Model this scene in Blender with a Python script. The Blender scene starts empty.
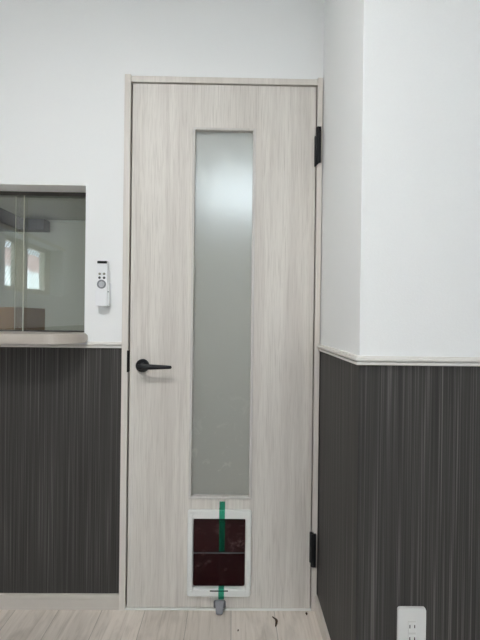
import bpy, bmesh, math, random
from mathutils import Vector, Matrix
random.seed(4)
scene = bpy.context.scene
COL = scene.collection

# ------------------------------------------------------------------ helpers
def lin(c):
    return tuple((v/12.92 if v <= .04045 else ((v+.055)/1.055)**2.4) for v in c)

def rgb(r, g, b):
    return lin((r/255, g/255, b/255)) + (1,)

def tag(o, label=None, cat=None, group=None, kind=None):
    if label: o['label'] = label
    if cat: o['category'] = cat
    if group: o['group'] = group
    if kind: o['kind'] = kind
    return o

def empty(name, loc=(0, 0, 0)):
    o = bpy.data.objects.new(name, None)
    o.empty_display_size = .05
    COL.objects.link(o)
    o.location = loc
    return o

def world_loc(o):
    v = Vector((0, 0, 0))
    while o is not None:
        v += o.location
        o = o.parent
    return v

def build(name, bm, mats, parent=None, origin=None, smooth=False):
    """link bm (given in world coordinates) as one mesh object"""
    if not isinstance(mats, (list, tuple)): mats = [mats]
    bmesh.ops.recalc_face_normals(bm, faces=bm.faces)
    if origin is None:
        origin = world_loc(parent) if parent else Vector((0, 0, 0))
    origin = Vector(origin)
    bmesh.ops.translate(bm, verts=bm.verts, vec=-origin)
    me = bpy.data.meshes.new(name)
    bm.to_mesh(me); bm.free()
    for m in mats: me.materials.append(m)
    if smooth:
        for p in me.polygons: p.use_smooth = True
    o = bpy.data.objects.new(name, me)
    COL.objects.link(o)
    o.location = origin
    if parent:
        o.parent = parent
        o.location = origin - world_loc(parent)
    return o

def add_box(bm, x0, x1, y0, y1, z0, z1, mi=0, bev=0, seg=2):
    n = bmesh.new()
    vs = [n.verts.new(p) for p in ((x0,y0,z0),(x1,y0,z0),(x1,y1,z0),(x0,y1,z0),(x0,y0,z1),(x1,y0,z1),(x1,y1,z1),(x0,y1,z1))]
    for f in ((0,3,2,1),(4,5,6,7),(0,1,5,4),(1,2,6,5),(2,3,7,6),(3,0,4,7)):
        n.faces.new([vs[i] for i in f])
    if bev:
        bmesh.ops.bevel(n, geom=n.edges[:], offset=bev, segments=seg, profile=.5, affect='EDGES')
    merge(bm, n, mi)

def merge(bm, n, mi=0):
    mp = {}
    for v in n.verts: mp[v] = bm.verts.new(v.co)
    for f in n.faces:
        try:
            g = bm.faces.new([mp[v] for v in f.verts]); g.material_index = mi; g.smooth = f.smooth
        except ValueError: pass
    n.free()

def box(x0, x1, y0, y1, z0, z1, bev=0, seg=2):
    bm = bmesh.new(); add_box(bm, x0, x1, y0, y1, z0, z1, 0, bev, seg); return bm

def slab(xs, zs, filled, y0, y1, mi=lambda x, z: 0, axis='y'):
    """wall-like slab with rectangular holes: grid cells xs x zs kept where filled(cx,cz)"""
    bm = bmesh.new(); V = {}
    def v(i, k, s):
        key = (i, k, s)
        if key not in V:
            y = y1 if s else y0
            V[key] = bm.verts.new((xs[i], y, zs[k]) if axis == 'y' else (y, xs[i], zs[k]))
        return V[key]
    nx, nz = len(xs)-1, len(zs)-1
    F = lambda i, k: 0 <= i < nx and 0 <= k < nz and filled((xs[i]+xs[i+1])/2, (zs[k]+zs[k+1])/2)
    for i in range(nx):
        for k in range(nz):
            if not F(i, k): continue
            m = mi((xs[i]+xs[i+1])/2, (zs[k]+zs[k+1])/2)
            quads = [[(i,k,0),(i+1,k,0),(i+1,k+1,0),(i,k+1,0)], [(i,k,1),(i,k+1,1),(i+1,k+1,1),(i+1,k,1)]]
            if not F(i-1, k): quads.append([(i,k,0),(i,k+1,0),(i,k+1,1),(i,k,1)])
            if not F(i+1, k): quads.append([(i+1,k,0),(i+1,k,1),(i+1,k+1,1),(i+1,k+1,0)])
            if not F(i, k-1): quads.append([(i,k,0),(i,k,1),(i+1,k,1),(i+1,k,0)])
            if not F(i, k+1): quads.append([(i,k+1,0),(i+1,k+1,0),(i+1,k+1,1),(i,k+1,1)])
            for q in quads:
                f = bm.faces.new([v(*a) for a in q]); f.material_index = m
    return bm

def rounded_rect(x0, x1, z0, z1, r, n=6):
    pts = []
    for cx, cz, a0 in ((x1-r, z1-r, 0), (x0+r, z1-r, 90), (x0+r, z0+r, 180), (x1-r, z0+r, 270)):
        for i in range(n+1):
            a = math.radians(a0 + 90*i/n)
            pts.append((cx+r*math.cos(a), cz+r*math.sin(a)))
    return pts

def ring_frame(outer, inner, y_front, y_back, bev_o=.003, bev_i=.003, y_in=None):
    """frame between two equal-count outlines (x,z), front at y_front; rounded lips"""
    bm = bmesh.new()
    n = len(outer)
    cxo = sum(p[0] for p in outer)/n; czo = sum(p[1] for p in outer)/n
    def inset(pts, d):
        x0=min(p[0] for p in pts); x1=max(p[0] for p in pts); z0=min(p[1] for p in pts); z1=max(p[1] for p in pts)
        sx=(x1-x0-2*d)/(x1-x0); sz=(z1-z0-2*d)/(z1-z0); cx=(x0+x1)/2; cz=(z0+z1)/2
        return [(cx+(p[0]-cx)*sx, cz+(p[1]-cz)*sz) for p in pts]
    loops = [(outer, y_back), (outer, y_front+bev_o), (inset(outer, bev_o*.3), y_front+bev_o*.3), (inset(outer, bev_o), y_front),
             (inset(inner, -bev_i), y_front), (inset(inner, -bev_i*.3), y_front+bev_i*.3), (inner, y_front+bev_i), (inner, y_back)]
    L = [[bm.verts.new((x, y, z)) for x, z in pts] for pts, y in loops]
    for a, b in zip(L, L[1:]+L[:1]):
        for i in range(n):
            j = (i+1) % n
            bm.faces.new((a[i], a[j], b[j], b[i]))
    return bm

def prism(pts, y0, y1, bev=0, seg=3):
    """plate with outline (x,z) between y0 (front) and y1"""
    bm = bmesh.new()
    a = [bm.verts.new((x, y0, z)) for x, z in pts]; b = [bm.verts.new((x, y1, z)) for x, z in pts]
    f0 = bm.faces.new(a); bm.faces.new(b[::-1])
    n = len(pts)
    for i in range(n): bm.faces.new((a[i], b[i], b[(i+1) % n], a[(i+1) % n]))
    if bev: bmesh.ops.bevel(bm, geom=list(f0.edges), offset=bev, segments=seg, profile=.5, affect='EDGES')
    return bm

def lathe_y(cx, cz, prof, n=32, caps=True):
    """revolve (radius, y) profile about the y axis through (cx, cz)"""
    bm = bmesh.new(); L = []
    for r, y in prof:
        L.append([bm.verts.new((cx+r*math.cos(2*math.pi*i/n), y, cz+r*math.sin(2*math.pi*i/n))) for i in range(n)])
    for a, b in zip(L, L[1:]):
        for i in range(n): bm.faces.new((a[i], a[(i+1) % n], b[(i+1) % n], b[i]))
    if caps: bm.faces.new(L[0][::-1]); bm.faces.new(L[-1])
    return bm

def tube(path, radii, n=16, squash=(1, 1)):
    """skin along points; radii per point"""
    bm = bmesh.new(); L = []
    P = [Vector(p) for p in path]
    for i, p in enumerate(P):
        t = (P[min(i+1, len(P)-1)] - P[max(i-1, 0)]).normalized()
        up = Vector((0, 0, 1)) if abs(t.z) < .9 else Vector((1, 0, 0))
        s = t.cross(up).normalized(); u = s.cross(t).normalized()
        L.append([bm.verts.new(p + radii[i]*(math.cos(2*math.pi*k/n)*s*squash[0] + math.sin(2*math.pi*k/n)*u*squash[1])) for k in range(n)])
    for a, b in zip(L, L[1:]):
        for i in range(n): bm.faces.new((a[i], a[(i+1) % n], b[(i+1) % n], b[i]))
    bm.faces.new(L[0][::-1]); bm.faces.new(L[-1])
    return bm

def sweep(profile, path, side):
    """horizontal trim: profile (out, z) along polyline (x,y) with mitred corners; side=+1 outward is left of travel"""
    P = [Vector(p) for p in path]; dirs = [(b-a).normalized() for a, b in zip(P, P[1:])]
    nrm = [Vector((-d.y, d.x))*side for d in dirs]
    bm = bmesh.new(); L = []
    for i, p in enumerate(P):
        if i == 0: m = nrm[0]
        elif i == len(P)-1: m = nrm[-1]
        else:
            m = (nrm[i-1]+nrm[i]); m = m/(m.dot(nrm[i]))
        L.append([bm.verts.new((p.x+m.x*d, p.y+m.y*d, z)) for d, z in profile])
    n = len(profile)
    for a, b in zip(L, L[1:]):
        for i in range(n): bm.faces.new((a[i], a[(i+1) % n], b[(i+1) % n], b[i]))
    bm.faces.new(L[0][::-1]); bm.faces.new(L[-1])
    return bm

# ------------------------------------------------------------------ materials
class NT:
    def __init__(s, name):
        s.m = bpy.data.materials.new(name); s.m.use_nodes = True
        s.t = s.m.node_tree; s.n = s.t.nodes; s.l = s.t.links
        s.b = s.n['Principled BSDF']; s.out = s.n['Material Output']
    def add(s, t, **kw):
        n = s.n.new(t)
        for k, v in kw.items(): setattr(n, k, v)
        return n
    def link(s, a, b): s.l.new(a, b)
    def coords(s, scale=(1, 1, 1), rot=(0, 0, 0)):
        tc = s.add('ShaderNodeTexCoord'); mp = s.add('ShaderNodeMapping')
        mp.inputs['Scale'].default_value = scale; mp.inputs['Rotation'].default_value = rot
        s.link(tc.outputs['Object'], mp.inputs['Vector']); return mp.outputs['Vector']
    def noise(s, vec, scale, detail=2, rough=.5, dist=0):
        n = s.add('ShaderNodeTexNoise'); n.inputs['Scale'].default_value = scale
        n.inputs['Detail'].default_value = detail; n.inputs['Roughness'].default_value = rough
        n.inputs['Distortion'].default_value = dist
        if vec is not None: s.link(vec, n.inputs['Vector'])
        return n.outputs['Fac']
    def ramp(s, fac, stops, interp='LINEAR'):
        r = s.add('ShaderNodeValToRGB'); e = r.color_ramp.elements; r.color_ramp.interpolation = interp
        while len(e) < len(stops): e.new(.5)
        for el, (p, c) in zip(e, stops): el.position = p; el.color = c
        s.link(fac, r.inputs['Fac']); return r.outputs['Color']
    def mix(s, a, b, fac, blend='MIX'):
        n = s.add('ShaderNodeMix', data_type='RGBA', blend_type=blend)
        for sock, v in ((n.inputs[6], a), (n.inputs[7], b), (n.inputs[0], fac)):
            if hasattr(v, 'links'): s.link(v, sock)
            else: sock.default_value = v
        return n.outputs[2]
    def math(s, op, a, b=0.0):
        n = s.add('ShaderNodeMath', operation=op)
        for sock, v in ((n.inputs[0], a), (n.inputs[1], b)):
            if hasattr(v, 'links'): s.link(v, sock)
            else: sock.default_value = v
        return n.outputs[0]
    def bump(s, h, strength=.2, dist=.001):
        b = s.add('ShaderNodeBump'); b.inputs['Strength'].default_value = strength; b.inputs['Distance'].default_value = dist
        s.link(h, b.inputs['Height']); s.link(b.outputs['Normal'], s.b.inputs['Normal'])
    def base(s, c):
        if hasattr(c, 'links'): s.link(c, s.b.inputs['Base Color'])
        else: s.b.inputs['Base Color'].default_value = c
    def rough(s, r, spec=.5):
        s.b.inputs['Roughness'].default_value = r; s.b.inputs['Specular IOR Level'].default_value = spec

def plain(name, col, rough=.5, spec=.5, metal=0, var=.04, scale=60, bump=0):
    m = NT(name)
    f = m.noise(m.coords(), scale, 3)
    m.base(m.mix(col, tuple(c*(1-var*2) for c in col[:3])+(1,), f))
    m.rough(rough, spec); m.b.inputs['Metallic'].default_value = metal
    if bump: m.bump(f, bump, .0006)
    return m.m

def wallpaper_white(name, col):
    m = NT(name); v = m.coords()
    a = m.noise(v, 260, 3, .6); b = m.noise(v, 1.2, 2)
    c = m.mix(col, tuple(x*.96 for x in col[:3])+(1,), a)
    m.base(c); m.rough(.75, .3); m.bump(a, .35, .0012); return m.m

def wallpaper_dark(name):
    m = NT(name)
    tc = m.add('ShaderNodeTexCoord'); sp = m.add('ShaderNodeSeparateXYZ'); m.link(tc.outputs['Object'], sp.inputs[0])
    h = m.math('ADD', sp.outputs['X'], sp.outputs['Y'])
    def vec(kx, kz):
        cb = m.add('ShaderNodeCombineXYZ')
        m.link(m.math('MULTIPLY', h, kx), cb.inputs['X']); m.link(m.math('MULTIPLY', sp.outputs['Z'], kz), cb.inputs['Z'])
        return cb.outputs[0]
    fine = m.noise(vec(290, 1.5), 1, 1.5, .55)
    mid = m.noise(vec(140, .8), 1, 2, .6)
    broad = m.noise(vec(14, .3), 1, 2)
    s = m.math('ADD', m.math('MULTIPLY', fine, .68), m.math('ADD', m.math('MULTIPLY', mid, .28), m.math('MULTIPLY', broad, .04)))
    dots = m.noise(vec(900, 500), 1, 1)
    s2 = m.math('ADD', s, m.math('MULTIPLY', m.math('SUBTRACT', dots, .5), .10))
    m.base(m.ramp(s2, [(.36, rgb(52, 50, 49)), (.49, rgb(63, 61, 59)), (.56, rgb(73, 71, 69)), (.68, rgb(110, 108, 105))]))
    m.rough(.62, .35); m.bump(s2, .35, .0008); return m.m

def wood_light(name, c_hi, c_lo, c_streak, fx=130, fz=4.5, rough=.45):
    """pale grained foil: grain runs along z"""
    m = NT(name)
    v = m.coords((fx, fx, fz)); w = m.coords((fx*.16, fx*.16, fz*.22)); u = m.coords((fx*2.4, fx*2.4, fz*1.6))
    g = m.noise(v, 1, 4, .62, 1.4); b = m.noise(w, 1, 2, .5, .8); p = m.noise(u, 1, 2, .5)
    c = m.ramp(b, [(.38, c_lo), (.60, c_hi)])
    c = m.mix(c, c_streak, m.ramp(g, [(.50, (0, 0, 0, 1)), (.78, (.6, .6, .6, 1))]))
    c = m.mix(c, c_hi, m.ramp(g, [(.22, (.6, .6, .6, 1)), (.42, (0, 0, 0, 1))]))
    c = m.mix(c, c_streak, m.ramp(p, [(.52, (0, 0, 0, 1)), (.72, (.5, .5, .5, 1))]))
    m.base(c); m.rough(rough, .4); m.bump(g, .15, .0004); return m.m

def floor_planks(name):
    m = NT(name)
    tc = m.add('ShaderNodeTexCoord'); sp = m.add('ShaderNodeSeparateXYZ'); m.link(tc.outputs['Object'], sp.inputs[0])
    W, L = .1635, 1.25
    u = m.math('DIVIDE', m.math('ADD', sp.outputs['X'], .0015), W); ui = m.math('FLOOR', u); uf = m.math('SUBTRACT', u, ui)
    wn = m.add('ShaderNodeTexWhiteNoise', noise_dimensions='1D'); m.link(ui, wn.inputs['W'])
    vv = m.math('ADD', m.math('DIVIDE', sp.outputs['Y'], L), m.math('ADD', m.math('MULTIPLY', wn.outputs['Value'], .3), .35)); vi = m.math('FLOOR', vv); vf = m.math('SUBTRACT', vv, vi)
    cb = m.add('ShaderNodeCombineXYZ'); m.link(ui, cb.inputs[0]); m.link(vi, cb.inputs[1])
    w2 = m.add('ShaderNodeTexWhiteNoise', noise_dimensions='2D'); m.link(cb.outputs[0], w2.inputs['Vector'])
    # grain, offset per plank
    off = m.add('ShaderNodeVectorMath', operation='ADD'); m.link(tc.outputs['Object'], off.inputs[0]); m.link(w2.outputs['Color'], off.inputs[1])
    mp = m.add('ShaderNodeMapping'); mp.inputs['Scale'].default_value = (60, 3.2, 1); m.link(off.outputs[0], mp.inputs['Vector'])
    g = m.noise(mp.outputs[0], 1, 4, .62, 1.2)
    mp2 = m.add('ShaderNodeMapping'); mp2.inputs['Scale'].default_value = (14, 4, 1); m.link(off.outputs[0], mp2.inputs['Vector'])
    g2 = m.noise(mp2.outputs[0], 1, 3, .6, .6)
    c = m.ramp(g, [(.25, rgb(235, 226, 217)), (.55, rgb(224, 214, 204)), (.8, rgb(192, 181, 170))])
    c = m.mix(c, rgb(168, 158, 147), m.ramp(g2, [(.48, (0, 0, 0, 1)), (.75, (.5, .5, .5, 1))]))
    tone = m.mix((.86, .85, .84, 1), (1.05, 1.05, 1.05, 1), w2.outputs['Value'])
    c = m.mix(c, tone, 1.0, 'MULTIPLY')
    d = m.math('ABSOLUTE', m.math('SUBTRACT', uf, .5)); e = m.math('GREATER_THAN', d, .5-.0075)
    dv = m.math('ABSOLUTE', m.math('SUBTRACT', vf, .5)); ev = m.math('GREATER_THAN', dv, .5-.0011)
    seam = m.math('MAXIMUM', e, ev)
    c = m.mix(c, rgb(128, 118, 108), m.math('MULTIPLY', seam, .55))
    m.base(c); m.rough(.5, .4); m.bump(g, .1, .0004); return m.m

def clear_glass(name, tint=(.93, .96, .95, 1), k=1.0):
    m = NT(name); m.n.remove(m.b)
    tr = m.add('ShaderNodeBsdfTransparent'); tr.inputs[0].default_value = tint
    gl = m.add('ShaderNodeBsdfGlossy'); gl.inputs['Roughness'].default_value = 0; gl.inputs[0].default_value = (1, 1, 1, 1)
    fr = m.add('ShaderNodeFresnel'); fr.inputs['IOR'].default_value = 1.5
    mx = m.add('ShaderNodeMixShader')
    ge = m.add('ShaderNodeNewGeometry')
    m.link(m.math('MULTIPLY', m.math('MULTIPLY', fr.outputs[0], k), m.math('SUBTRACT', 1.0, ge.outputs['Backfacing'])), mx.inputs[0])
    m.link(tr.outputs[0], mx.inputs[1]); m.link(gl.outputs[0], mx.inputs[2]); m.link(mx.outputs[0], m.out.inputs['Surface'])
    return m.m, m, tr

white_wall = wallpaper_white('white_wallpaper', rgb(246, 247, 247))
dark_wall = wallpaper_dark('dark_striped_wallpaper')
door_wood = wood_light('pale_oak_foil', rgb(228, 223, 216), rgb(216, 210, 203), rgb(187, 179, 171))
frame_wood = wood_light('pale_casing_foil', rgb(228, 222, 215), rgb(220, 214, 207), rgb(209, 202, 195), 60, 2)
bead_wood = wood_light('pale_bead_foil', rgb(216, 212, 208), rgb(208, 204, 199), rgb(196, 190, 184), 60, 2)
rail_paint = plain('rail_ivory', rgb(228, 225, 220), .4, .4, var=.005)
base_wood = plain('skirting_beige', rgb(216, 209, 201), .4, .4, var=.03)
lip_white = plain('threshold_white', rgb(240, 239, 236), .3, .5, var=.01)
floor_m = floor_planks('pale_plank_floor')
black_m = plain('satin_black_metal', rgb(22, 24, 28), .42, .35, var=.08)
jet_m = plain('matt_black', rgb(10, 10, 11), .6, .3)
plastic_white = plain('white_plastic', rgb(238, 239, 236), .35, .45, var=.01)
plate_white = plain('outlet_white', rgb(226, 226, 224), .4, .45, var=.01)
socket_m = plain('outlet_insert', rgb(214, 213, 210), .35, .45, var=.01)
slot_m = plain('slot_dark', rgb(58, 56, 54), .6, .2)
grey_plastic = plain('grey_plastic', rgb(150, 151, 156), .45, .4, var=.03)
grey_dark = plain('dark_grey_plastic', rgb(112, 113, 117), .5, .4, var=.03)
remote_white = plain('remote_white', rgb(243, 244, 246), .3, .5, var=.01)
button_grey = plain('button_warm_grey', rgb(150, 148, 138), .5, .4)
button_dark = plain('button_dark_grey', rgb(82, 84, 86), .5, .4)
dial_grey = plain('dial_grey', rgb(196, 198, 202), .4, .4)
dial_dark = plain('dial_dark', rgb(146, 148, 152), .4, .4)
counter_m = plain('counter_beige', rgb(196, 187, 177), .28, .5, var=.03, scale=25)
track_m = plain('bronze_track', rgb(66, 62, 58), .4, .5)
edge_m = plain('polished_glass_edge', rgb(206, 204, 188), .2, .5, var=.02)
card_m = plain('cardboard', rgb(150, 122, 94), .8, .2, var=.06)
card_dark = plain('cardboard_dark', rgb(120, 92, 66), .8, .2, var=.06)
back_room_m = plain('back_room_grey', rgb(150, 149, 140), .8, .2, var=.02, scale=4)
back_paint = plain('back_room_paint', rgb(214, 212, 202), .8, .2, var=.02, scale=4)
beam_m = plain('beam_charcoal', rgb(30, 32, 36), .7, .2, var=.2, scale=9)
ceil_m = plain('ceiling_white', rgb(240, 240, 238), .8, .2, var=.01)
leaf_m = plain('dry_leaf', rgb(84, 66, 48), .8, .2, var=.25, scale=180)
sash_m = plain('sash_cream', rgb(232, 226, 208), .5, .4, var=.02)
siding_m = None

def siding():
    m = NT('neighbour_siding')
    v = m.coords((1, 1, 1))
    w = m.add('ShaderNodeTexWave', wave_type='BANDS', bands_direction='Z'); w.inputs['Scale'].default_value = 4.5; w.inputs['Distortion'].default_value = .3
    m.link(v, w.inputs['Vector'])
    m.base(m.ramp(w.outputs['Fac'], [(.35, rgb(140, 112, 108)), (.7, rgb(186, 172, 170))])); m.rough(.8, .2); return m.m
siding_m = siding()
render_m = plain('neighbour_render', rgb(214, 222, 222), .85, .2, var=.05, scale=8)

def frosted():
    m = NT('frosted_glass')
    v = m.coords()
    n = m.noise(v, 900, 2, .6)
    big = m.noise(v, 16, 4, .62, 1.6)
    sp = m.add('ShaderNodeSeparateXYZ'); tc = m.add('ShaderNodeTexCoord'); m.link(tc.outputs['Object'], sp.inputs[0])
    # finger smears in the lower half of the pane
    low = m.ramp(sp.outputs['Z'], [(.45, (1, 1, 1, 1)), (.95, (0, 0, 0, 1))])
    sm = m.mix((0, 0, 0, 1), m.ramp(big, [(.57, (0, 0, 0, 1)), (.68, (1, 1, 1, 1))]), low)
    m.base(m.mix(rgb(203, 206, 203), rgb(236, 238, 234), m.math('MULTIPLY', sm, .75)))
    m.rough(.40, .6)
    m.b.inputs['Transmission Weight'].default_value = .68
    m.b.inputs['IOR'].default_value = 1.5
    m.bump(n, .06, .0003); return m.m
frost_m = frosted()

def flap_mat(name, see):
    m = NT(name); v = m.coords()
    a = m.noise(m.coords((1, 1, 1.5), (0, .5, 0)), 46, 6, .75, .3); b = m.noise(m.coords((1, 1, 1), (0, 0, 0)), 13.7, 2, .5, .4)
    k = m.math('MULTIPLY', m.ramp(a, [(.46, (0, 0, 0, 1)), (.72, (1, 1, 1, 1))]), m.ramp(b, [(.5, (0, 0, 0, 1)), (.66, (1, 1, 1, 1))]))
    m.base(m.mix(rgb(42, 9, 13), rgb(120, 96, 96), m.math('MULTIPLY', k, .75)))
    m.rough(.3, .2)
    if see:
        tr = m.add('ShaderNodeBsdfTransparent'); tr.inputs[0].default_value = (.55, .25, .28, 1)
        mx = m.add('ShaderNodeMixShader'); mx.inputs[0].default_value = see
        m.link(m.b.outputs[0], mx.inputs[1]); m.link(tr.outputs[0], mx.inputs[2]); m.link(mx.outputs[0], m.out.inputs['Surface'])
    return m.m
flap_m = flap_mat('maroon_flap', 0)
flap_low_m = flap_mat('maroon_flap_lower', .30)

def tape_mat():
    m = NT('green_tape'); m.base(rgb(24, 156, 122)); m.rough(.35, .5)
    tr = m.add('ShaderNodeBsdfTransparent'); tr.inputs[0].default_value = (.50, .85, .77, 1)
    mx = m.add('ShaderNodeMixShader'); mx.inputs[0].default_value = .86
    m.link(m.b.outputs[0], mx.inputs[1]); m.link(tr.outputs[0], mx.inputs[2]); m.link(mx.outputs[0], m.out.inputs['Surface'])
    return m.m
tape_m = tape_mat()
counter_glass, _a, _b = clear_glass('counter_glass', (.93, .935, .92, 1), 2.4)
window_glass, _nt, _tr = clear_glass('wired_window_glass', (.95, .97, .97, 1), 1.0)
def hatch(nt, tr):
    v = nt.coords((1, 1, 1), (math.radians(45), 0, 0))
    w = nt.add('ShaderNodeTexWave', wave_type='BANDS', bands_direction='Z'); w.inputs['Scale'].default_value = 7.5
    nt.link(v, w.inputs['Vector'])
    nt.link(nt.ramp(w.outputs['Fac'], [(.12, (.45, .5, .5, 1)), (.4, (.95, .97, .97, 1))]), tr.inputs[0])
hatch(_nt, _tr)

# ------------------------------------------------------------------ dimensions (metres); back wall face at y = 0
FX0, FX1, FH = -.4285, .3240, 2.030      # door casing
SX, PY = .3271, -.5675                   # return wall face, projecting wall face
ZR = 1.004                               # colour change behind the chair rail
OX0, OX1, OZ0, OZ1 = -1.55, -.5735, 1.0160, 1.6128   # counter window opening
LX, RX, BY, CZ = -1.988, 2.2, -4.6, 2.5  # room limits
WT = .14

# ------------------------------------------------------------------ setting
def S(o, label, cat): return tag(o, label, cat, kind='structure')

S(build('floor', box(LX-.3, RX+.1, BY-.1, 0.02, -.05, 0), floor_m), 'pale greyed oak plank floor running towards the door', 'floor')
S(build('ceiling', box(LX-.1, RX+.1, BY-.1, WT, CZ, CZ+.05), ceil_m), 'plain white room ceiling above the door', 'ceiling')

xs = [LX-.1, OX0, OX1, FX0, FX1, SX+.06]; zs = [0, ZR, OZ0, OZ1, FH, CZ]
def keep(x, z):
    if FX0 < x < FX1 and z < FH: return False
    if OX0 < x < OX1 and OZ0 < z < OZ1: return False
    return True
S(build('wall_back', slab(xs, zs, keep, 0, WT, lambda x, z: 1 if z < ZR else 0), [white_wall, dark_wall]),
  'wall around the door, white above and charcoal striped below', 'wall')
S(build('wall_return', slab([PY+.06, 0], [0, ZR, CZ], lambda x, z: True, SX, SX+.06, lambda x, z: 1 if z < ZR else 0, axis='x'), [white_wall, dark_wall]),
  'narrow side wall between door hinges and projecting corner', 'wall')
bm = slab([SX, RX], [0, ZR, CZ], lambda x, z: True, PY, PY+.06, lambda x, z: 1 if z < ZR else 0)
ed = [e for e in bm.edges if all(abs(v.co.x-SX) < 1e-6 and abs(v.co.y-PY) < 1e-6 for v in e.verts)]
bmesh.ops.bevel(bm, geom=ed, offset=.004, segments=3, profile=.5, affect='EDGES')
for f_ in bm.faces: f_.material_index = 1 if f_.calc_center_median().z < ZR else 0
S(build('wall_right', bm, [white_wall, dark_wall]), 'broad projecting wall above the white power outlet', 'wall')
S(build('wall_east', box(RX, RX+.1, BY, PY+.06, 0, CZ), white_wall), 'plain white side wall out of view behind the camera', 'wall')
# left wall with the window that the counter glass mirrors
WY0, WY1, WZ0, WZ1 = -3.47, -2.10, 1.338, 1.876
S(build('wall_left', slab([BY, WY0, WY1, 0], [0, ZR, WZ0, WZ1, CZ], lambda y, z: not (WY0 < y < WY1 and WZ0 < z < WZ1), LX-.28, LX,
        lambda x, z: 1 if z < ZR else 0, axis='x'), [white_wall, dark_wall]), 'white wall with the deep window mirrored in the glass', 'wall')
# rear wall with a broad window opening
RW = (.3, 1.3, .7, 1.5)
S(build('wall_rear', slab([LX-.1, RW[0], RW[1], RX+.1], [0, RW[2], RW[3], CZ], lambda x, z: not (RW[0] < x < RW[1] and RW[2] < z < RW[3]), BY-.14, BY), white_wall),
  'white wall behind the camera with a broad daylight opening', 'wall')

# chair rails
rail_prof = [(0, ZR-.0085), (.008, ZR-.0085), (.0100, ZR-.0070), (.0100, ZR-.0005), (.0040, ZR-.0001), (.0040, ZR+.0024), (.0115, ZR+.0028), (.0135, ZR+.0045),
             (.0135, ZR+.0105), (.0120, ZR+.0118), (.0095, ZR+.0120), (.0095, ZR+.0150), (.008, ZR+.0155), (0, ZR+.0155)]
rail_low = [(0, ZR-.0085), (.008, ZR-.0085), (.0105, ZR-.0065), (.0105, ZR-.0015), (.0075, ZR-.0003), (.0075, ZR+.0045), (0, ZR+.0045)]
bm = sweep(rail_prof, [(-.5585, 0), (FX0, 0)], -1); n2 = sweep(rail_low, [(LX, 0), (-.5585, 0)], -1); merge(bm, n2)
S(build('trim_1', bm, rail_paint), 'short ivory chair rail between counter and door casing', 'chair rail')
S(build('trim_2', sweep(rail_prof, [(SX, 0), (SX, PY), (RX, PY)], -1), rail_paint), 'ivory chair rail turning the projecting wall corner', 'chair rail')
# skirting
bb = [(0, 0), (.009, 0), (.009, .040), (.0115, .042), (.0115, .0565), (.0105, .0585), (0, .0585)]
S(build('baseboard_left', sweep(bb, [(LX, 0), (FX0, 0)], -1), base_wood), 'pale beige skirting below the counter, left of door', 'baseboard')
S(build('baseboard_right', sweep(bb, [(SX, 0), (SX, PY), (RX, PY)], -1), base_wood), 'pale beige skirting along the return wall by hinges', 'baseboard')

# ------------------------------------------------------------------ door casing
casing = S(empty('trim_3', (-.05, 0, 0)), 'pale wood door casing framing the panel door', 'door casing')
DX0, DX1, DZ0, DZ1 = -.3980, .2992, .0095, 2.0010
def stile(x0, x1, inner, z1):
    bm = bmesh.new()
    add_box(bm, x0, x1, -.012, WT+.012, 0, z1, 0, .0012, 1)
    return bm
build('jamb', stile(FX0, -.4045, 1, FH+.004), frame_wood, casing)
build('jamb', stile(.3040, FX1, -1, FH+.004), frame_wood, casing)
build('head', box(-.4045, .3040, -.010, WT+.010, 2.0060, FH-.001, .0012, 1), frame_wood, casing)
bm = bmesh.new()
add_box(bm, -.4045, -.392, .034, .06, 0, 2.0060); add_box(bm, .291, .3040, .034, .06, 0, 2.0060); add_box(bm, -.392, .291, .034, .06, 1.992, 2.0060)
build('door_stop_bead', bm, frame_wood, casing)
o = build('strike_plate', box(-.4080, -.4020, -.0135, .03, .9055, .988, .0008, 1), jet_m, casing); o['label'] = 'black strike plate'
S(build('trim_4', box(-.4045, .3040, -.010, WT, 0, .0075, .0015, 2), lip_white), 'thin white threshold strip under the door', 'threshold')

# ------------------------------------------------------------------ door
door = S(empty('door_1', (-.05, 0, 0)), 'pale oak door with tall frosted glass strip and black lever', 'door')
GX0, GX1, GZ0, GZ1 = -.1635, .0660, .4300, 1.8335    # glass cut-out
CX0, CX1, CZ0, CZ1 = -.1510, .0510, .0855, .3525     # pet door cut-out
DY = -.006
def dk(x, z):
    return not (GX0 < x < GX1 and GZ0 < z < GZ1) and not (CX0 < x < CX1 and CZ0 < z < CZ1)
bm = slab([DX0, GX0, CX0, CX1, GX1, DX1], [DZ0, CZ0, CZ1, GZ0, GZ1, DZ1], dk, DY, .030)
build('panel', bm, door_wood, door)
# glazing bead
def rect(x0, x1, z0, z1): return [(x1, z1), (x0, z1), (x0, z0), (x1, z0)]
build('glazing_bead', ring_frame(rect(-.1690, .0715, .4245, 1.8385), rect(-.1590, .0605, .4350, 1.8285), DY-.003, .012, .002, .003), bead_wood, door)
build('frosted_pane', box(-.1620, .0645, .0125, .0165, .4315, 1.8320), frost_m, door)
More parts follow.
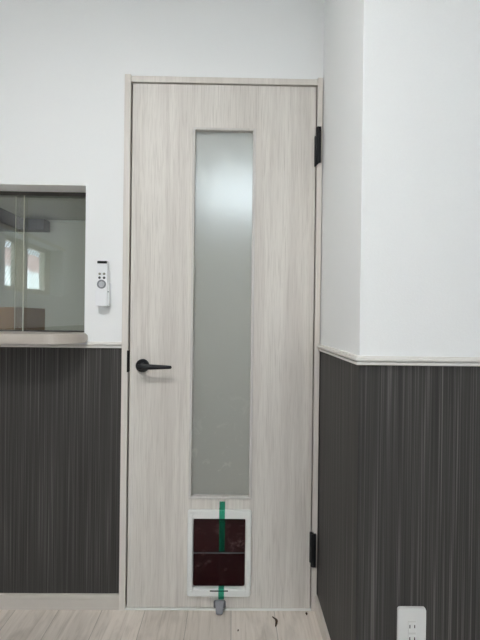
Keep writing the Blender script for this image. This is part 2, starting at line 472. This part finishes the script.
# lever handle
handle = build('door_handle', lathe_y(-.3490, .9305, [(.0255, DY), (.0255, DY-.0065), (.0245, DY-.008), (.0125, DY-.0085), (.0125, DY-.012), (.0105, DY-.014), (.0105, DY-.040), (.0, DY-.040)], 40, False), black_m, door)
for p in handle.data.polygons: p.use_smooth = False
hx, hz, hy = -.3490, .9305, DY-.048
path = [(hx-.0115, hy+.004, hz), (hx-.008, hy+.001, hz), (hx, hy-.001, hz), (hx+.02, hy-.001, hz), (hx+.05, hy, hz-.0002), (hx+.08, hy+.001, hz-.0004), (hx+.106, hy+.002, hz-.0006), (hx+.113, hy+.0025, hz-.0006), (hx+.1155, hy+.003, hz-.0006)]
build('lever', tube(path, [.004, .0098, .0112, .0105, .0092, .0077, .0064, .0055, .002], 18, (.8, 1)), black_m, handle, smooth=True)
# hinges
def hinge(z0, z1, flip):
    zm = (z0+z1)/2; d = .014
    if not flip:   # jamb leaf stands higher
        a, b = (z0+.012, z1), (z0, z1-.036)
    else:
        a, b = (z0, z1-.004), (z0+.018, z1)
    bm = box(.3030, .3185, -.020, -.0105, a[0], a[1], .002, 2)
    h = build('hinge', bm, black_m, door)
    pts = [(.2945, b[1]), (.2945, b[0]), (.2985, b[0]-.001), (.3120, b[0]+.011), (.3120, b[1])] if not flip else [(.2945, b[1]), (.2945, b[0]), (.3085, b[0]), (.3085, b[1])]
    build('hinge_leaf', prism(pts, -.0185, DY-.0003, .0015, 2), black_m, h)
    build('knuckle', tube([(.3025, -.021, z0+.004), (.3025, -.021, z0+.006), (.3025, -.021, z1-.006), (.3025, -.021, z1-.004)], [.003, .0052, .0052, .003], 14), black_m, h, smooth=True)
hinge(1.697, 1.846, False)
hinge(.171, .302, True)

# ------------------------------------------------------------------ pet door
pet = tag(empty('pet_door', (-.0495, DY, .063)), 'white framed pet door with maroon flap low in the door', 'pet door')
build('frame', ring_frame(rounded_rect(-.1712, .0718, .0650, .3940, .011), rounded_rect(-.1505, .0505, .0945, .3605, .007), DY-.012, DY-.0004, .004, .004), plastic_white, pet)
bm = ring_frame(rounded_rect(-.1505, .0505, .0945, .3605, .007), rounded_rect(-.1492, .0492, .0958, .3592, .006), DY-.004, .028, .001, .001)
build('tunnel', bm, plastic_white, pet)
build('flap', box(-.1488, .0488, .000, .004, .2275, .3588, .0008, 1), flap_m, pet)
o = build('flap', prism(rounded_rect(-.1488, .0488, .0988, .2240, .006), -.0005, .0025, .0006, 2), flap_low_m, pet)
bar_z = .2258
o = build('hinge_rod', tube([(-.1492, -.003, bar_z+.0008), (-.1440, -.003, bar_z), (-.05, -.0032, bar_z-.0006), (.0420, -.003, bar_z), (.0492, -.003, bar_z+.0008)], [.0012, .0012, .0014, .0012, .0012], 10), grey_dark, pet, smooth=True)
o['label'] = 'grey rod between the two flap halves'
o = build('back_cover', box(-.1485, .0485, .022, .026, .0965, .3585), jet_m, pet)
o = build('latch_slot', box(-.0835, -.0145, DY-.0135, DY-.0115, .0865, .0910, .0006, 1), jet_m, pet); o['label'] = 'dark slot in bottom rail'
for cx, cz in ((-.1530, .3735), (.0520, .3735), (-.1530, .0845), (.0520, .0845)):
    build('screw_cap', lathe_y(cx, cz, [(.0066, DY-.0118), (.0066, DY-.0132), (.0056, DY-.0142), (.0001, DY-.0144)], 24, False), plastic_white, pet)

# green tape from the door over the pet door frame and upper flap, behind the lower flap's rod and out again
def ribbon(pts, x0, x1, dx=0, t=.00035):
    bm = bmesh.new(); F = []; B = []
    n = len(pts)
    for i, (y, z) in enumerate(pts):
        o = dx*(pts[0][1]-z)
        F.append((bm.verts.new((x0+o, y, z)), bm.verts.new((x1+o, y, z))))
        B.append((bm.verts.new((x0+o, y+t, z)), bm.verts.new((x1+o, y+t, z))))
    for i in range(n-1):
        bm.faces.new((F[i][0], F[i][1], F[i+1][1], F[i+1][0])); bm.faces.new((B[i][0], B[i+1][0], B[i+1][1], B[i][1]))
        for s in (0, 1): bm.faces.new((F[i][s], F[i+1][s], B[i+1][s], B[i][s]))
    bm.faces.new((F[0][0], B[0][0], B[0][1], F[0][1])); bm.faces.new((F[-1][0], F[-1][1], B[-1][1], B[-1][0]))
    return bm
f = DY-.0125
tag(build('adhesive_tape', ribbon([(DY-.0006, .4240), (DY-.0006, .4010), (DY-.0092, .3950), (f-.0006, .3900), (f-.0006, .3645), (f+.003, .3590), (-.0030, .3500), (-.0012, .3300), (-.0010, .2400), (-.0006, .2285),
        (.0008, .2262), (.0046, .2225), (.0046, .1000), (.0040, .0975), (-.0010, .0967), (f-.0010, .0963), (f-.0016, .0900), (f-.0016, .0690), (DY-.0092, .0640), (DY-.0006, .0590), (DY-.0006, .0500)], -.0512, -.0297), tape_m,
        origin=(-.0405, DY, .05)),
    'strip of translucent green tape stuck down over the pet door', 'tape')

PD = -.0085
pet.location.z += PD
bpy.data.objects['adhesive_tape'].location.z += PD
# ------------------------------------------------------------------ door stop on the floor
stop = tag(empty('door_stop', (-.0460, -.02, 0)), 'small grey plastic door stop at the foot of the tape', 'door stop')
bm = prism([(-.0690, .0165), (-.0640, .0125), (-.0280, .0125), (-.0225, .0165), (-.0225, .0340), (-.0265, .0385), (-.0650, .0385), (-.0690, .0340)], -.0175, DY-.0005, .003, 3)
build('bracket', bm, grey_dark, stop)
bm = bmesh.new()
# wedge foot: side profile (y,z) swept over x with a slight taper
prof = [(-.0180, .0450), (-.0240, .0455), (-.0285, .0400), (-.0355, .0140), (-.0370, .0050), (-.0355, 0), (-.0200, 0)]
half = [.0165, .0165, .0160, .0135, .0115, .0110, .0120]
A = [bm.verts.new((-.0462-h, y, z)) for (y, z), h in zip(prof, half)]; B = [bm.verts.new((-.0462+h, y, z)) for (y, z), h in zip(prof, half)]
bm.faces.new(A); bm.faces.new(B[::-1])
for i in range(len(prof)):
    j = (i+1) % len(prof); bm.faces.new((A[i], A[j], B[j], B[i]))
bmesh.ops.bevel(bm, geom=bm.edges[:], offset=.0022, segments=2, profile=.5, affect='EDGES')
build('foot', bm, grey_plastic, stop)

# ------------------------------------------------------------------ counter window
counter = bmesh.new()
xr, yf, r = -.5600, -.150, .125
out = [(OX0, WT), (OX0, .0), (OX0-.03, 0), (OX0-.03, yf)]
for i in range(13):
    a = math.radians(-90+90*i/12)
    out.append((xr-r+r*math.cos(a), yf+r+r*math.sin(a)))
out += [(xr, 0), (OX1, 0), (OX1, WT)]
ct, cb = 1.0510, OZ0+.0005
a = [counter.verts.new((x, y, ct)) for x, y in out]; b = [counter.verts.new((x, y, cb)) for x, y in out]
counter.faces.new(a); counter.faces.new(b[::-1])
for i in range(len(out)):
    j = (i+1) % len(out); counter.faces.new((a[i], b[i], b[j], a[j]))
counter.verts.ensure_lookup_table(); counter.edges.ensure_lookup_table()
ed = []
for L in (a, b):
    for i in range(3, len(out)-3):
        for e in L[i].link_edges:
            if e.other_vert(L[i]) is L[(i+1) % len(out)]: ed.append(e)
bmesh.ops.bevel(counter, geom=ed, offset=.0135, segments=5, profile=.5, affect='EDGES', clamp_overlap=True)
tag(build('counter_shelf', counter, counter_m, origin=(-1, 0, cb)), 'beige bullnose counter shelf under the sliding glass window', 'counter')

win = S(empty('window_1', (-1.05, .1, ct)), 'sliding glass counter window left of the door', 'window')
o = build('top_track', box(OX0, OX1, .100, .135, OZ1-.0150, OZ1-.0003, .001, 1), track_m, win); o['label'] = 'dark bronze top track'
o = build('bottom_track', box(OX0, OX1, .1095, .135, ct+.0003, ct+.0060, .001, 1), track_m, win); o['label'] = 'dark bronze bottom track'
g1 = build('sliding_pane', box(OX0+.002, -.8540, .103, .108, ct+.0006, OZ1-.012), counter_glass, win)
build('pane_edge', box(-.8540, -.8518, .1028, .1082, ct+.0006, OZ1-.012), edge_m, g1)
g2 = build('sliding_pane', box(-.8930, OX1-.002, .120, .125, ct+.0065, OZ1-.012), counter_glass, win)
build('pane_edge', box(-.8942, -.8930, .1198, .1252, ct+.0065, OZ1-.012), edge_m, g2)

# ------------------------------------------------------------------ remote and its wall holder
def remote_pt(z): return -.0035*(1.32-z)/.17
hold = tag(empty('remote_wall_mount', (-.4990, 0, 1.150)), 'white wall cradle holding the remote between window and door', 'wall mount')
build('back_plate', box(-.5150, -.4770, -.0125, -.0003, 1.165, 1.290, .003, 2), remote_white, hold)
bm = bmesh.new()
add_box(bm, -.5235, -.4795, -.0350, -.0325, 1.1545, 1.2140, 0, .001, 2)
add_box(bm, -.5235, -.5205, -.0330, -.0120, 1.1545, 1.2140, 0, .001, 2)
add_box(bm, -.4795, -.4740, -.0300, -.0003, 1.1570, 1.2420, 0, .001, 2)
add_box(bm, -.5235, -.4795, -.0330, -.0080, 1.1545, 1.1572, 0, .001, 2)
build('cup', bm, remote_white, hold)
o = build('screw', lathe_y(-.4768, 1.2080, [(.0020, -.0312), (.0020, -.0295)], 12), button_dark, hold)
o.location = o.location
rem = tag(empty('remote_control', (-.4990, -.022, 1.158)), 'white remote with four buttons and a round dial in its cradle', 'remote control')
build('body', prism(rounded_rect(-.5200, -.4805, 1.1580, 1.3245, .004), -.0322, -.0135, .0025, 3), remote_white, rem)
o = build('transmitter_window', prism(rounded_rect(-.5180, -.4785-.0035, 1.3135, 1.3230, .002), -.0328, -.0315, .0004, 1), jet_m, rem)
for cx, cz, m in ((-.5085, 1.2745, button_grey), (-.4920, 1.2748, button_grey), (-.5090, 1.2605, button_dark), (-.4920, 1.2602, button_dark)):
    o = build('button', lathe_y(cx, cz, [(.0046, -.0318), (.0046, -.0336), (.0038, -.0342), (.0001, -.0342)], 20, False), m, rem)
dial = build('dial', lathe_y(-.5015, 1.2360, [(.0168, -.0316), (.0168, -.0335), (.0155, -.0341), (.0115, -.0341), (.0105, -.0332), (.0105, -.0316)], 32, False), dial_dark, rem)
build('dial_center', lathe_y(-.5015, 1.2360, [(.0095, -.0318), (.0095, -.0340), (.0080, -.0345), (.0001, -.0345)], 24, False), dial_grey, dial)

# ------------------------------------------------------------------ power outlet
ox0, ox1, oz0, oz1 = .4355, .5095, .2345, .3590
outl = tag(empty('power_outlet', ((ox0+ox1)/2, PY, oz0)), 'white double power outlet low on the striped wall', 'outlet')
build('plate', prism(rounded_rect(ox0, ox1, oz0, oz1, .007), PY-.0085, PY-.0002, .003, 3), plate_white, outl)
mx = (ox0+ox1)/2
ins = build('insert', box(mx-.0105, mx+.0105, PY-.0098, PY-.0080, .2600, .3265, .0007, 1), socket_m, outl)
for cz in (.3085, .2765):
    s = build('socket', box(mx-.0098, mx+.0098, PY-.0105, PY-.0090, cz-.0130, cz+.0130, .0005, 1), plate_white, outl)
    for dx, hh in ((-.0063, .0045), (.0063, .0040)):
        build('slot', box(mx+dx-.0012, mx+dx+.0012, PY-.0108, PY-.0100, cz+.003-hh, cz+.003+hh), slot_m, s)

# ------------------------------------------------------------------ debris on the floor
def fragment(x, y, pts, w, label):
    bm = bmesh.new(); L = []
    for i, (dx, dy, dz) in enumerate(pts):
        k = w*(math.sin(math.pi*(i+.6)/(len(pts)+.2)))
        nx = Vector((pts[min(i+1, len(pts)-1)][0]-pts[max(i-1, 0)][0], pts[min(i+1, len(pts)-1)][1]-pts[max(i-1, 0)][1]))
        nx = Vector((-nx.y, nx.x)).normalized()*k
        c = Vector((x+dx*.62, y+dy*.62, .0012+dz))
        L.append([bm.verts.new(c+Vector((-nx.x, -nx.y, .0012))), bm.verts.new(c+Vector((0, 0, -.0008))), bm.verts.new(c+Vector((nx.x, nx.y, .0014))), bm.verts.new(c+Vector((0, 0, .0016)))])
    for A, B in zip(L, L[1:]):
        for i in range(4): bm.faces.new((A[i], A[(i+1) % 4], B[(i+1) % 4], B[i]))
    bm.faces.new(L[0]); bm.faces.new(L[-1][::-1])
    tag(build('leaf_fragment', bm, leaf_m, origin=(x, y, 0)), label, 'debris', 'bits of dry leaf on the floor')
fragment(.160, -.074, [(-.012, .045, 0), (-.008, .032, .001), (-.001, .018, .003), (.007, .006, .004), (.009, -.010, .004), (.006, -.026, .003), (.001, -.042, .001), (-.002, -.050, 0)], .0048, 'curled brown dry leaf scrap on the floor, largest of three')
fragment(.2824, -.028, [(0, .010, 0), (.001, .004, .001), (.001, -.006, .001), (0, -.014, 0)], .0042, 'tiny brown scrap beside the door corner under the hinges')
fragment(.0234, -.126, [(0, .007, 0), (.001, .002, .001), (.001, -.003, .001), (0, -.008, 0)], .003, 'tiny dark speck on the floor nearest the door stop')

# ------------------------------------------------------------------ room behind the counter glass and the door (dim)
HY = 1.60
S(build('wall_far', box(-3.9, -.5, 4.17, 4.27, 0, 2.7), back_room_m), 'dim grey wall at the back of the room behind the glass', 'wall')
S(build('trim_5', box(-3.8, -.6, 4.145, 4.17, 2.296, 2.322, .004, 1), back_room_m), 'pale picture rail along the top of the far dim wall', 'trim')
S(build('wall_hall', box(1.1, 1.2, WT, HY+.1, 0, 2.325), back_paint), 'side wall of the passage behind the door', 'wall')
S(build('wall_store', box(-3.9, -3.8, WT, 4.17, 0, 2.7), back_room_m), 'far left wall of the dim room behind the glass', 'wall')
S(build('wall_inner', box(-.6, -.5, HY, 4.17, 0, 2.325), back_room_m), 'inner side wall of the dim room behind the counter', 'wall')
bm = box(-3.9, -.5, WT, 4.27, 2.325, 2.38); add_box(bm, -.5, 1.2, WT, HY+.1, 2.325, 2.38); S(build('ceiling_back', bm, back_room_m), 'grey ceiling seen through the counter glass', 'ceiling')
bm = box(-3.9, 1.2, .02, 4.27, -.05, -.001); S(build('floor_back', bm, floor_m), 'plank floor of the dim room behind the door', 'floor')
bm = bmesh.new(); add_box(bm, -3.8, -2.633, .4, 4.14, 2.165, 2.325); add_box(bm, -2.633, -2.318, 3.95, 4.144, 2.165, 2.296)
S(build('trim_6', bm, beam_m), 'dark boxed ceiling beam seen through the counter glass', 'beam')
HY = 1.60
TW = (-.28, .38, 1.88, 2.18)  # unseen opening added so daylight makes the bright blob in the frosted pane
S(build('wall_passage', slab([-.60, TW[0], TW[1], 1.1], [0, TW[2], TW[3], 2.325], lambda x, z: not (TW[0] < x < TW[1] and TW[2] < z < TW[3]), HY, HY+.1), back_paint),
  'passage wall with an added high opening that makes the frosted door glass glow', 'wall')
S(build('wall_divider', box(-.60, -.50, WT, HY, 0, 2.325), back_room_m), 'divider wall between the passage and the room behind the counter', 'wall')
w3 = S(empty('window_added', (.04, HY, TW[2])), 'unseen high window added to brighten the frosted door glass', 'window')
build('window_frame', slab([TW[0], TW[0]+.03, TW[1]-.03, TW[1]], [TW[2], TW[2]+.03, TW[3]-.03, TW[3]], lambda x, z: not (TW[0]+.03 < x < TW[1]-.03 and TW[2]+.03 < z < TW[3]-.03), HY+.03, HY+.07), sash_m, w3)
# cabinet carrying boxes behind the glass
cab = tag(empty('storage_cabinet', (-1.2, .40, 0)), 'low cabinet under the cardboard boxes behind the counter glass', 'cabinet')
build('body', box(-1.9, -.62, .20, .62, 0, .80, .004, 1), back_paint, cab)
build('top', box(-1.92, -.60, .18, .64, .80, .82, .004, 1), counter_m, cab)
def carton(x0, x1, y0, y1, z0, z1, m, label):
    c = tag(empty('cardboard_box', ((x0+x1)/2, (y0+y1)/2, z0)), label, 'box')
    build('carton', box(x0, x1, y0, y1, z0, z1, .002, 1), m, c)
    build('flap', box(x0, x1, y0, (y0+y1)/2-.001, z1, z1+.003), m, c); build('flap', box(x0, x1, (y0+y1)/2+.001, y1, z1, z1+.003), m, c)
carton(-1.36, -.953, .25, .58, .82, 1.1485, card_m, 'brown cardboard box standing behind the counter glass at far left')

# ------------------------------------------------------------------ window in the left wall, mirrored in the counter glass
w2 = S(empty('window_2', (LX-.16, (WY0+WY1)/2, WZ0)), 'deep set wired glass window mirrored in the counter glass', 'window')
wx = LX-.185
fy = [WY0, WY0+.045, -3.35, -2.93, -2.62, -2.16, WY1]; 
fz0, fz1 = WZ0, WZ1
def sash(y0, y1, x):
    bm = slab([y0, y0+.05, y1-.05, y1], [fz0+.02, fz0+.065, fz1-.05, fz1-.02], lambda y, z: not (y0+.05 < y < y1-.05 and fz0+.065 < z < fz1-.05), x-.02, x+.02, axis='x')
    return bm
bm = slab([WY0, WY0+.09, WY1-.03, WY1], [fz0, fz0+.02, fz1-.02, fz1], lambda y, z: not (WY0+.09 < y < WY1-.03 and fz0+.02 < z < fz1-.02), wx-.05, wx+.03, axis='x')
build('window_frame', bm, sash_m, w2)
s1 = build('sash', sash(-3.37, -2.82, wx+.005), sash_m, w2); build('pane', box(wx+.003, wx+.007, -3.325, -2.865, fz0+.06, fz1-.045), window_glass, s1)
s2 = build('sash', sash(-2.68, -2.13, wx+.005), sash_m, w2); build('pane', box(wx+.003, wx+.007, -2.635, -2.175, fz0+.06, fz1-.045), window_glass, s2)
build('mullion', box(wx-.03, wx+.025, -2.82, -2.68, fz0+.02, fz1-.02), sash_m, w2)
build('lit_edge_strip', box(LX, LX+.02, WY0-.03, WY1+.2, WZ1-.006, WZ1+.028, .003, 1), sash_m, w2)  # pale strip stands in for the daylit top edge of the recess
# outside that window
S(build('wall_neighbour', slab([-16, 3], [-.5, 2.22, 2.62], lambda y, z: True, -5.4, -5.0, lambda y, z: 1 if z > 2.22 else 0, axis='x'), [render_m, siding_m]),
  'neighbouring house wall with brown siding seen mirrored through window', 'wall')
S(build('ground_outside', box(-9, LX-.3, -16, .1, -.3, -.2), render_m), 'pale ground outside the mirrored window', 'ground')

# ------------------------------------------------------------------ light
def area(name, loc, target, size, power, color, shape='DISK', size_y=None):
    l = bpy.data.lights.new(name, 'AREA'); l.shape = shape; l.size = size
    if size_y: l.size_y = size_y
    l.energy = power; l.color = color
    o = bpy.data.objects.new(name, l); COL.objects.link(o); o.location = loc
    o.rotation_euler = (Vector(target)-Vector(loc)).to_track_quat('-Z', 'Y').to_euler()
    return o
area('ceiling_lamp_near', (-.52, -1.50, CZ-.01), (-.52, -1.50, 0), .40, 16.5, (.99, .99, .98))
area('ceiling_lamp_far', (-1.10, -3.2, CZ-.01), (-1.10, -3.2, 0), .55, 9, (.90, .96, 1))
area('back_room_fill', (-.80, 1.1, 2.30), (-.80, 1.1, 0), .3, .6, (1, .98, .94))  # added fill light for the room behind the glass, no known fitting
area('passage_fill', (.10, .40, 2.31), (.10, .40, 0), .3, 3.2, (1, .99, .97))  # added fill light behind the door, lifts the frosted pane's grey

sun = bpy.data.lights.new('sun', 'SUN'); sun.energy = 42; sun.angle = .01; sun.color = (1, .99, .97)
so = bpy.data.objects.new('sun', sun); COL.objects.link(so); so.location = (8, 0, 9)
so.rotation_euler = Vector((-.66, 0, -.75)).to_track_quat('-Z', 'Y').to_euler()
world = bpy.data.worlds.new('World'); scene.world = world; world.use_nodes = True
bg = world.node_tree.nodes['Background']; bg.inputs['Color'].default_value = (.80, .90, 1, 1); bg.inputs['Strength'].default_value = 5.0

# ------------------------------------------------------------------ camera
yaw, pitch, roll, cz, D, cx = -.0134, -.00261, .01213, 1.11301, 1.81033, -.00545
cy, sy = math.cos(yaw), math.sin(yaw); cp, sp_ = math.cos(pitch), math.sin(pitch)
r = Vector((cy, sy, 0)); f0 = Vector((-sy, cy, 0)); u0 = Vector((0, 0, 1))
fw = f0*cp + u0*sp_; u = u0*cp - f0*sp_
c_, s_ = math.cos(roll), math.sin(roll)
r2 = r*c_ + u*s_; u2 = u*c_ - r*s_
cam = bpy.data.cameras.new('camera'); cam.sensor_fit = 'AUTO'; cam.sensor_width = 36; cam.lens = 473.285*36/640; cam.clip_start = .02
co = bpy.data.objects.new('camera', cam); COL.objects.link(co)
M = Matrix((( r2.x, u2.x, -fw.x, cx), (r2.y, u2.y, -fw.y, -D), (r2.z, u2.z, -fw.z, cz), (0, 0, 0, 1)))
co.matrix_world = M
scene.camera = co

vs = scene.view_settings
vs.view_transform = 'Standard'; vs.look = 'None'; vs.exposure = .42; vs.gamma = 1; vs.use_curve_mapping = False
scene.cycles.use_denoising = True
